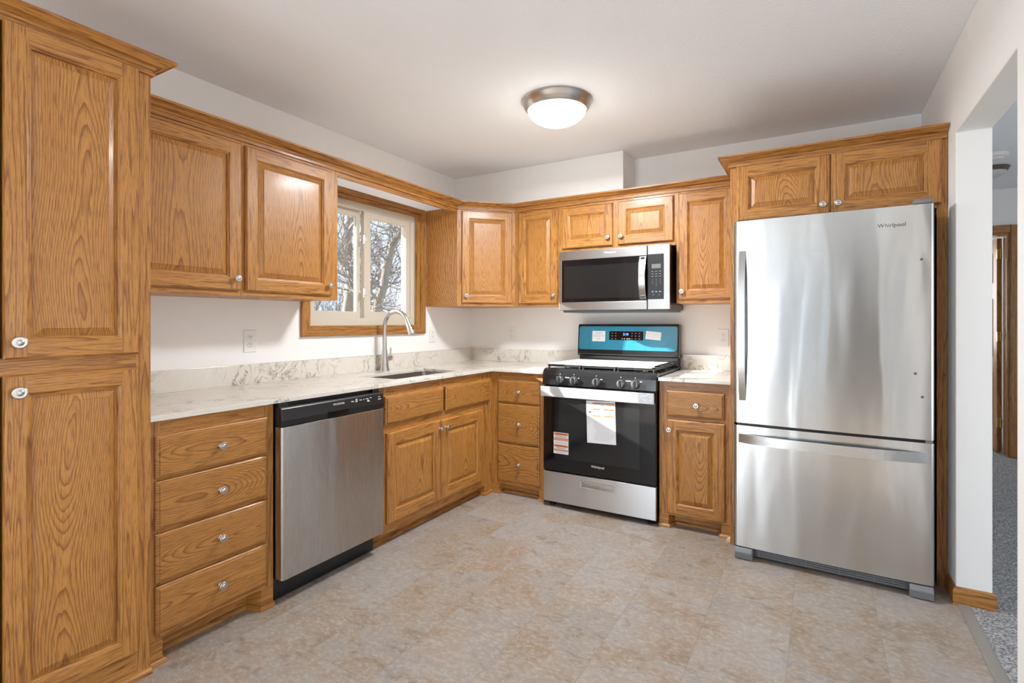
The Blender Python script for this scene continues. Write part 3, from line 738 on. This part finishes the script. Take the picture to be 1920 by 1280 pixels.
# burners and grates
for i, (x, y, rr) in enumerate(((.16, .19, .045), (.16, .46, .035), (.377, .32, .05), (.595, .19, .045), (.595, .46, .035))):
    q = MB(); q.lathe([(rr + .012, 0), (rr + .010, .008), (rr, .012)], (x, y, .914), 'z', CHROME, 24); q.lathe([(rr, .012), (rr - .003, .019), (0, .020)], (x, y, .914), 'z', IRON, 24); q.build('burner', t, smooth=40)
for gx0, gx1 in ((.015, .255), (.262, .492), (.499, .739)):
    g = MB(); y0, y1, z0, z1 = .035, .575, .932, .945
    cx = (gx0 + gx1) / 2
    for (a, b_, c_, d_) in ((gx0, gx1, y0, y0 + .012), (gx0, gx1, y1 - .012, y1), (gx0, gx0 + .012, y0, y1), (gx1 - .012, gx1, y0, y1), (gx0, gx1, .30, .312), (cx - .005, cx + .005, y0, y1), (gx0, gx1, .17, .18), (gx0, gx1, .43, .44)): g.box(a, b_, c_, d_, z0, z1, IRON)
    for a in (gx0 + .004, gx1 - .014):
        for b_ in (y0, .295, y1 - .012): g.box(a, a + .01, b_, b_ + .012, .914, z0, IRON)
    g.build('grate', t, bevel=.003)
# backguard
bg = MB(); bg.box(.006, RWD - .006, .60, .672, .905, .995, ENAMEL); bgo = bg.build('backguard', t, bevel=.003)
m = MB(); m.prism([(.575, .985), (.596, 1.206), (.605, 1.212), (.672, 1.212), (.672, .975), (.585, .975)], 'x', -.002, RWD + .002, ENAMEL); m.build('console', bgo, bevel=.006)
# film: tilted plate lying on the console face
ang = math.atan2(.021, .221)
fo = bpy.data.objects.new('protective_film', None)
def plate(name, x0, x1, s0, s1, th, mt, parent, rr=0.0, off=0.0, rotp=0.0):
    """flat plate on the tilted console; s measured up the face from its foot"""
    m = MB(); hx, hz = (x1 - x0) / 2, (s1 - s0) / 2
    pl = rrect(hx, hz, max(rr, .0005), 4)
    if rotp: pl = [(a * math.cos(rotp) - b * math.sin(rotp), a * math.sin(rotp) + b * math.cos(rotp)) for a, b in pl]
    m.prism(pl, 'y', -th, 0, mt)
    o = m.build(name, parent); o.location = ((x0 + x1) / 2, .575 + (s0 + s1) / 2 * math.sin(ang) - off, .985 + (s0 + s1) / 2 * math.cos(ang)); o.rotation_euler = (-ang, 0, 0)
    return o
fm = plate('protective_film', .010, RWD - .010, .038, .212, .0012, FILM, bgo, .018)
dsp = plate('display', .250, .505, .112, .176, .001, GLOSS, bgo, .004, .0014)
s1_ = plate('sticker', .116, .218, .100, .178, .0006, PAPER, bgo, .001, .0014); s1_['label'] = 'white sticker with black capitals'
s2_ = plate('sticker', .523, .632, .118, .176, .0006, PAPER, bgo, .001, .0014, R(-5)); s2_['label'] = 'white slanted sticker with faint print'
for sdt, dz in (('REMOVE', .020), ('PROTECTIVE', .0), ('FILM', -.020)): text('lettering', sdt, .0165, INKG, s1_, (0, -.0010, dz), sx=.95)
m = MB()
for dz in (.016, .006, -.006, -.014): m.box(-.045, .045, -.0012, -.0004, dz - .0014, dz + .0014, simple('faint_print', (.72, .62, .6), .6))
m.build('text_lines', s2_); s2_.children[0].rotation_euler = (0, R(5), 0)
text('clock_digits', '2:10', .024, BLUE, dsp, (-.002, -.0014, .010))
marks(dsp, [(x - .005, x + .005, -.0016, -.0008, dz_ - .002, dz_ + .002) for x in (-.105, -.078, .045, .072, .100) for dz_ in (.018, -.002, -.022)], PRINTG)
marks(dsp, [(x - .005, x + .005, -.0016, -.0008, -.024, -.021) for x in (-.028, -.012, .010, .026)], PRINT)
for x in (.045, RWD - .045):
    for y in (.05, .60): MB().lathe([(.0, 0), (.02, 0), (.02, .014), (.009, .016), (.009, .036), (0, .036)], (x, y, 0), 'z', BLACK, 16).build('foot', t)
# packing sheets on the grates, instruction sheet behind the door handle
m = MB(); m.box(X0 + .012, X0 + .715, 3.172, 3.255, .9455, .9485, FOAM); tag(m.build('foam_sheet'), 'narrow white packing sheet lying along the front of the stove grates', 'packing sheet', 'packing sheets on the stove')
m = MB(); m.box(X0 + .012, X0 + .690, 3.264, 3.69, .9455, .9485, FOAM); tag(m.build('foam_sheet'), 'wide white packing sheet lying on the back of the stove grates', 'packing sheet', 'packing sheets on the stove')
t = thing('instruction_sheet', 'white instruction sheet with orange bars hanging from the oven door handle', 'paper', (-1.181, 3.1285, .46)); t.rotation_euler = (0, R(-1.5), 0)
m = MB(); m.box(-.096, .096, -.0012, 0, 0, .268, PAPER); po = m.build('sheet', t)
m = MB()
for z in (.250, .212, .170): m.box(-.055, .09, -.0018, -.001, z, z + .008, ORANGE)
m.build('orange_bar', po)
m = MB()
for z in (.24, .23, .222, .20, .19, .182): m.box(-.05, .085, -.0018, -.001, z, z + .0022, INKG)
for i in range(15): z = .155 - i * .0095; m.box(-.05 + (.02 if i > 4 else 0) * random.random(), .085 - .03 * random.random(), -.0018, -.001, z, z + .0016, INKG)
m.box(-.079, -.066, -.0018, -.001, .190, .203, INK); m.box(.0, .022, -.0022, -.001, .165, .262, INKG); m.build('print', po)

# ================================================================== microwave
t = thing('microwave', 'stainless over-the-range microwave with black door window above the stove', 'microwave', (-1.615, 3.42, 0))
w = .788
MB().box(.004, w - .004, .022, .398, 1.312, 1.735, BLACK).build('body', t)
MB().box(.02, w - .02, .03, .39, 1.297, 1.312, DKGREY).build('vent_grille', t)
m = MB(); m.grid([0, .022, .632, .640], [1.312, 1.370, 1.668, 1.733], {(1, 1)}, 0, .022, 'y', SSM); dz = m.build('door', t, bevel=.003)
MB().box(.022, .640, -.0006, .02, 1.370, 1.668, GLOSS).build('door_glass', dz)
MB().box(.045, .585, -.0012, .0, 1.395, 1.625, MESHW).build('window', dz)
m = MB(); m.bowed('z', 1.384, 1.662, .594, .636, -.006, .036, .008, SS); m.box(.603, .628, -.02, .0, 1.39, 1.40, BLACK); m.box(.603, .628, -.02, .0, 1.645, 1.655, BLACK); m.build('handle', dz, smooth=30)
text('brand_lettering', 'Whirlpool', .020, PRINT, dz, (.383, -.0008, 1.705))
m = MB(); m.box(.6445, w, 0, .022, 1.312, 1.733, SSM); cpo = m.build('control_panel', t, bevel=.002)
MB().box(.645, .750, -.001, .0, 1.378, 1.674, BLACK).build('keypad', cpo, bevel=.0006)
MB().box(.671, .730, -.0018, -.0005, 1.580, 1.608, LCD).build('display', cpo)
text('lettering', '1', .014, PRINTG, cpo, (.702, -.002, 1.594))
for i, ch in enumerate('123456789'): text('lettering', ch, .010, PRINTG, cpo, (.676 + .025 * (i % 3), -.0012, 1.507 - .0135 * (i // 3)))
text('lettering', '0', .010, PRINTG, cpo, (.701, -.0012, 1.466))
marks(cpo, [(x - .007, x + .007, -.0014, -.0005, z - .0014, z + .0014) for z in (1.560, 1.544, 1.528) for x in (.677, .701, .726)] +
      [(x - .006, x + .006, -.0014, -.0005, 1.424, 1.431) for x in (.677, .701, .726)] + [(x - .003, x + .003, -.0014, -.0005, 1.404, 1.408) for x in (.682, .72)], PRINTG)

# ================================================================== refrigerator
t = thing('refrigerator', 'large stainless bottom-freezer refrigerator standing next to the doorway wall', 'refrigerator', (-.378, 2.935, 0), R(-2.0))
w = .817
MB().box(.004, w - .004, .075, .70, .05, 1.735, SIDE).build('body', t, bevel=.004)
def fdoor(z0, z1, name):
    P = []; N = 28
    for i in range(N + 1):
        u = i / N; x = .010 + (w - .020) * u; y = .006 - .008 * (1 - (2 * u - 1) ** 2)
        P.append((x, y))
    P = [(0, .07), (0, .020), (.003, .012)] + P + [(w - .003, .012), (w, .020), (w, .07)]
    return MB().prism(P, 'z', z0, z1, SSF)
du = fdoor(.706, 1.750, 'door').build('door', t, smooth=25)
dl = fdoor(.066, .692, 'freezer_drawer').build('freezer_drawer', t, smooth=25)
for o, z0, z1 in ((du, .706, 1.750), (dl, .066, .692)):
    for a, b_, y in ((-.0006, .004, .012), (w - .004, w + .0006, .016)): MB().box(a, b_, y, .07, z0, z1, SIDE).build('side_trim', o)
MB().box(.02, w - .02, .03, .075, .692, .706, BLACK).build('gasket', t)
m = MB(); m.bowed('z', .822, 1.595, .022, .054, .002, .042, .010, SS, 24, 1); m.build('handle', du, smooth=30)
m = MB(); m.bowed('x', .020, w - .022, .604, .650, .002, .046, .010, SS, 30, 1); m.build('handle', dl, smooth=30)
text('brand_lettering', 'Whirlpool', .025, DKGREY, du, (.665, -.0012, 1.666))
for x, z, y in ((.772, 1.505, .0037), (.750, .998, .0022), (.775, .895, .0040)): MB().lathe([(0, .003), (.0055, .0025), (.006, 0)], (x, y, z), '-y', DKGREY, 12).build('hole_plug', du)
MB().prism([(w - .075, .004), (w - .01, -.002), (w - .003, .01), (w - .003, .14), (w - .075, .14)], 'z', 1.752, 1.772, GREY).build('hinge_cover', t, bevel=.005)
m = MB(); m.box(w - .03, w - .004, .012, .05, .6925, .7055, GREY); m.build('middle_hinge', t)
for x0, x1 in ((.002, .085), (w - .088, w - .002)):
    m = MB(); m.prism([(-.002, .002), (-.012, .040), (.004, .060), (.12, .060), (.12, .002)], 'x', x0, x1, GREY); m.build('foot', t, bevel=.005)
m = MB(); m.box(.085, w - .088, .045, .06, .012, .062, DKGREY)
for i in range(4): z = .018 + .011 * i; m.box(.10, w - .10, .041, .046, z, z + .005, GREY)
for i in range(9): x = .11 + .07 * i; m.box(x, x + .004, .040, .046, .016, .058, GREY)
m.build('toe_grille', t)

# ================================================================== ceiling light
def dome(name, label, loc, s, lit):
    t = thing(name, label, 'ceiling light', loc)
    MB().lathe([(.0, 0), (.192 * s, 0), (.195 * s, -.006 * s), (.188 * s, -.014 * s), (.182 * s, -.030 * s), (.178 * s, -.034 * s), (.170 * s, -.048 * s), (.164 * s, -.054 * s), (.158 * s, -.052 * s), (.150 * s, -.02 * s)], (0, 0, 0), 'z', NICK if lit else MET2, 48).build('rim', t, smooth=40)
    P = [(.162 * s * math.cos(R(a)), (-.046 - .086 * math.sin(R(a))) * s) for a in range(0, 90, 9)] + [(.0, -.132 * s)]
    MB().lathe(P, (0, 0, 0), 'z', BULB if lit else FROST, 48).build('glass_bowl', t, smooth=60)
    MB().lathe([(0, 0), (.014 * s, -.001), (.015 * s, -.006 * s), (.010 * s, -.010 * s), (.006 * s, -.016 * s), (0, -.018 * s)], (0, 0, -.130 * s), 'z', NICK if lit else MET2, 16).build('finial', t, smooth=50)
    return t
dome('ceiling_light', 'lit flush dome ceiling light with nickel rim in the kitchen', (-1.24, 2.60, CZ), 1, True)
lp = bpy.data.lights.new('ceiling_lamp', 'AREA'); lp.shape = 'DISK'; lp.size = .29; lp.energy = 30; lp.color = (.94, .97, 1)
lo = bpy.data.objects.new('ceiling_lamp', lp); C.objects.link(lo); lo.location = (-1.24, 2.60, 2.285)
lp = bpy.data.lights.new('lamp_glow', 'POINT'); lp.energy = 2.5; lp.shadow_soft_size = .12; lp.color = (1, .93, .85)
lo = bpy.data.objects.new('lamp_glow', lp); C.objects.link(lo); lo.location = (-1.24, 2.60, 2.20)
dome('ceiling_light', 'small dark unlit dome ceiling light seen through the doorway', (1.165, 5.46, CZ), .62, False)
t = thing('smoke_detector', 'round white smoke detector on the ceiling beyond the doorway', 'smoke detector', (1.10, 5.02, CZ))
MB().lathe([(0, 0), (.075, 0), (.075, -.022), (.068, -.028), (.05, -.030), (.048, -.040), (0, -.042)], (0, 0, 0), 'z', WHITE, 28).build('housing', t, smooth=35)

# ================================================================== outlets
def outlet(label, loc, rot, deco=False):
    t = thing('wall_outlet', label, 'outlet', loc, rot, 'white wall outlets above the counters')
    MB().box(-.0365, .0365, -.006, 0, -.060, .060, WHITE).build('cover_plate', t, bevel=.003)
    if deco:
        o = MB().box(-.0165, .0165, -.008, -.004, -.034, .034, WHITE).build('receptacle', t, bevel=.001); zs = (.017, -.017)
        m = MB()
        for z in zs:
            for x in (-.006, .006): m.box(x - .001, x + .001, -.0086, -.007, z, z + .008, INK)
            m.lathe([(0, .0086), (.0022, .0086), (.0022, .006)], (0, 0, z - .007), '-y', INK, 8)
        m.box(-.005, .005, -.0095, -.007, -.003, .003, PRINT); m.build('slots', o)
    else:
        for z in (.021, -.021):
            q = MB(); q.lathe([(0, .0085), (.0155, .0085), (.0165, .0075), (.0165, .005)], (0, 0, z), '-y', WHITE, 20); o = q.build('receptacle', t)
            m = MB()
            for x in (-.006, .006): m.box(x - .0011, x + .0011, -.0092, -.008, z + .001, z + .009, INK)
            m.lathe([(0, .0092), (.0025, .0092), (.0025, .007)], (0, 0, z - .007), '-y', INK, 8); m.build('slots', o)
outlet('white duplex outlet on the wall under the two-door cabinet left of the window', (XW, 1.723, 1.124), L90)
outlet('white outlet on the wall just right of the window casing', (XW, 3.274, 1.128), L90, True)
outlet('white duplex outlet on the back wall left of the stove', (-2.243, YB, 1.130), 0)
outlet('white rectangular outlet on the back wall beside the refrigerator', (-.563, YB, 1.121), 0, True)

# ================================================================== trees outside the window
def tree(label, base, top, r0, seed, spread, nb, reach=1.0):
    rg = random.Random(seed); base, top = Vector(base), Vector(top)
    sh = 'shrub' in label; t = thing('bare_shrub' if sh else 'bare_tree', label, 'shrub' if sh else 'tree', base)
    P = []; N = 12; H = top - base
    for i in range(N + 1):
        u = i / N; P.append(Vector(H * u) + Vector((rg.uniform(-1, 1), rg.uniform(-1, 1), 0)) * .07 * (0 < i < N))
    MB().tube(P, [r0 * (1 - .72 * i / N) for i in range(N + 1)], BARK, 10).build('trunk', t, smooth=60)
    m = MB(); cnt = [0]
    def grow(p, d, L, r, lev):
        q = [p]; k = 4
        for i in range(k):
            d = (d + Vector((rg.gauss(0, .16), rg.gauss(0, .16), rg.gauss(.05, .14)))).normalized(); q.append(q[-1] + d * L / k)
        m.tube(q, [r * (1 - .15 * i) for i in range(k + 1)], BARK if lev < 1 else TWIG, 5 if lev < 2 else 3, False)
        if lev >= 4: return
        for i in range(1, k + 1):
            for _ in range(2 if lev < 3 else 1):
                ax = Vector((rg.gauss(0, 1), rg.gauss(0, 1), rg.gauss(.25, .8))).normalized()
                grow(q[i], (d * .75 + ax * .75).normalized(), L * rg.uniform(.45, .68), r * .50, lev + 1)
    for i in range(nb):
        u = rg.uniform(.18, 1.0); p = H * u; a = rg.uniform(0, 6.28)
        d = Vector((math.cos(a), math.sin(a), rg.uniform(.15, .9))).normalized()
        grow(p, d, reach * rg.uniform(.9, 1.5), r0 * .30 * (1.1 - .6 * u), 1)
    m.build('branches', t)
tree('bare pale tree with an upright trunk seen through the left window sash', (-9.5, 8.75, -.6), (-9.5, 8.50, 5.8), .18, 3, .5, 10, 1.3)
tree('bare pale tree with a leaning trunk seen through the right window sash', (-8.0, 7.16, -.6), (-8.0, 9.28, 4.6), .14, 8, .5, 5, 1.0)
tree('tangled bare shrub filling the bottom of the window behind the trees', (-12.0, 10.6, -.6), (-12.2, 11.0, 1.1), .12, 21, .5, 13, 1.5)
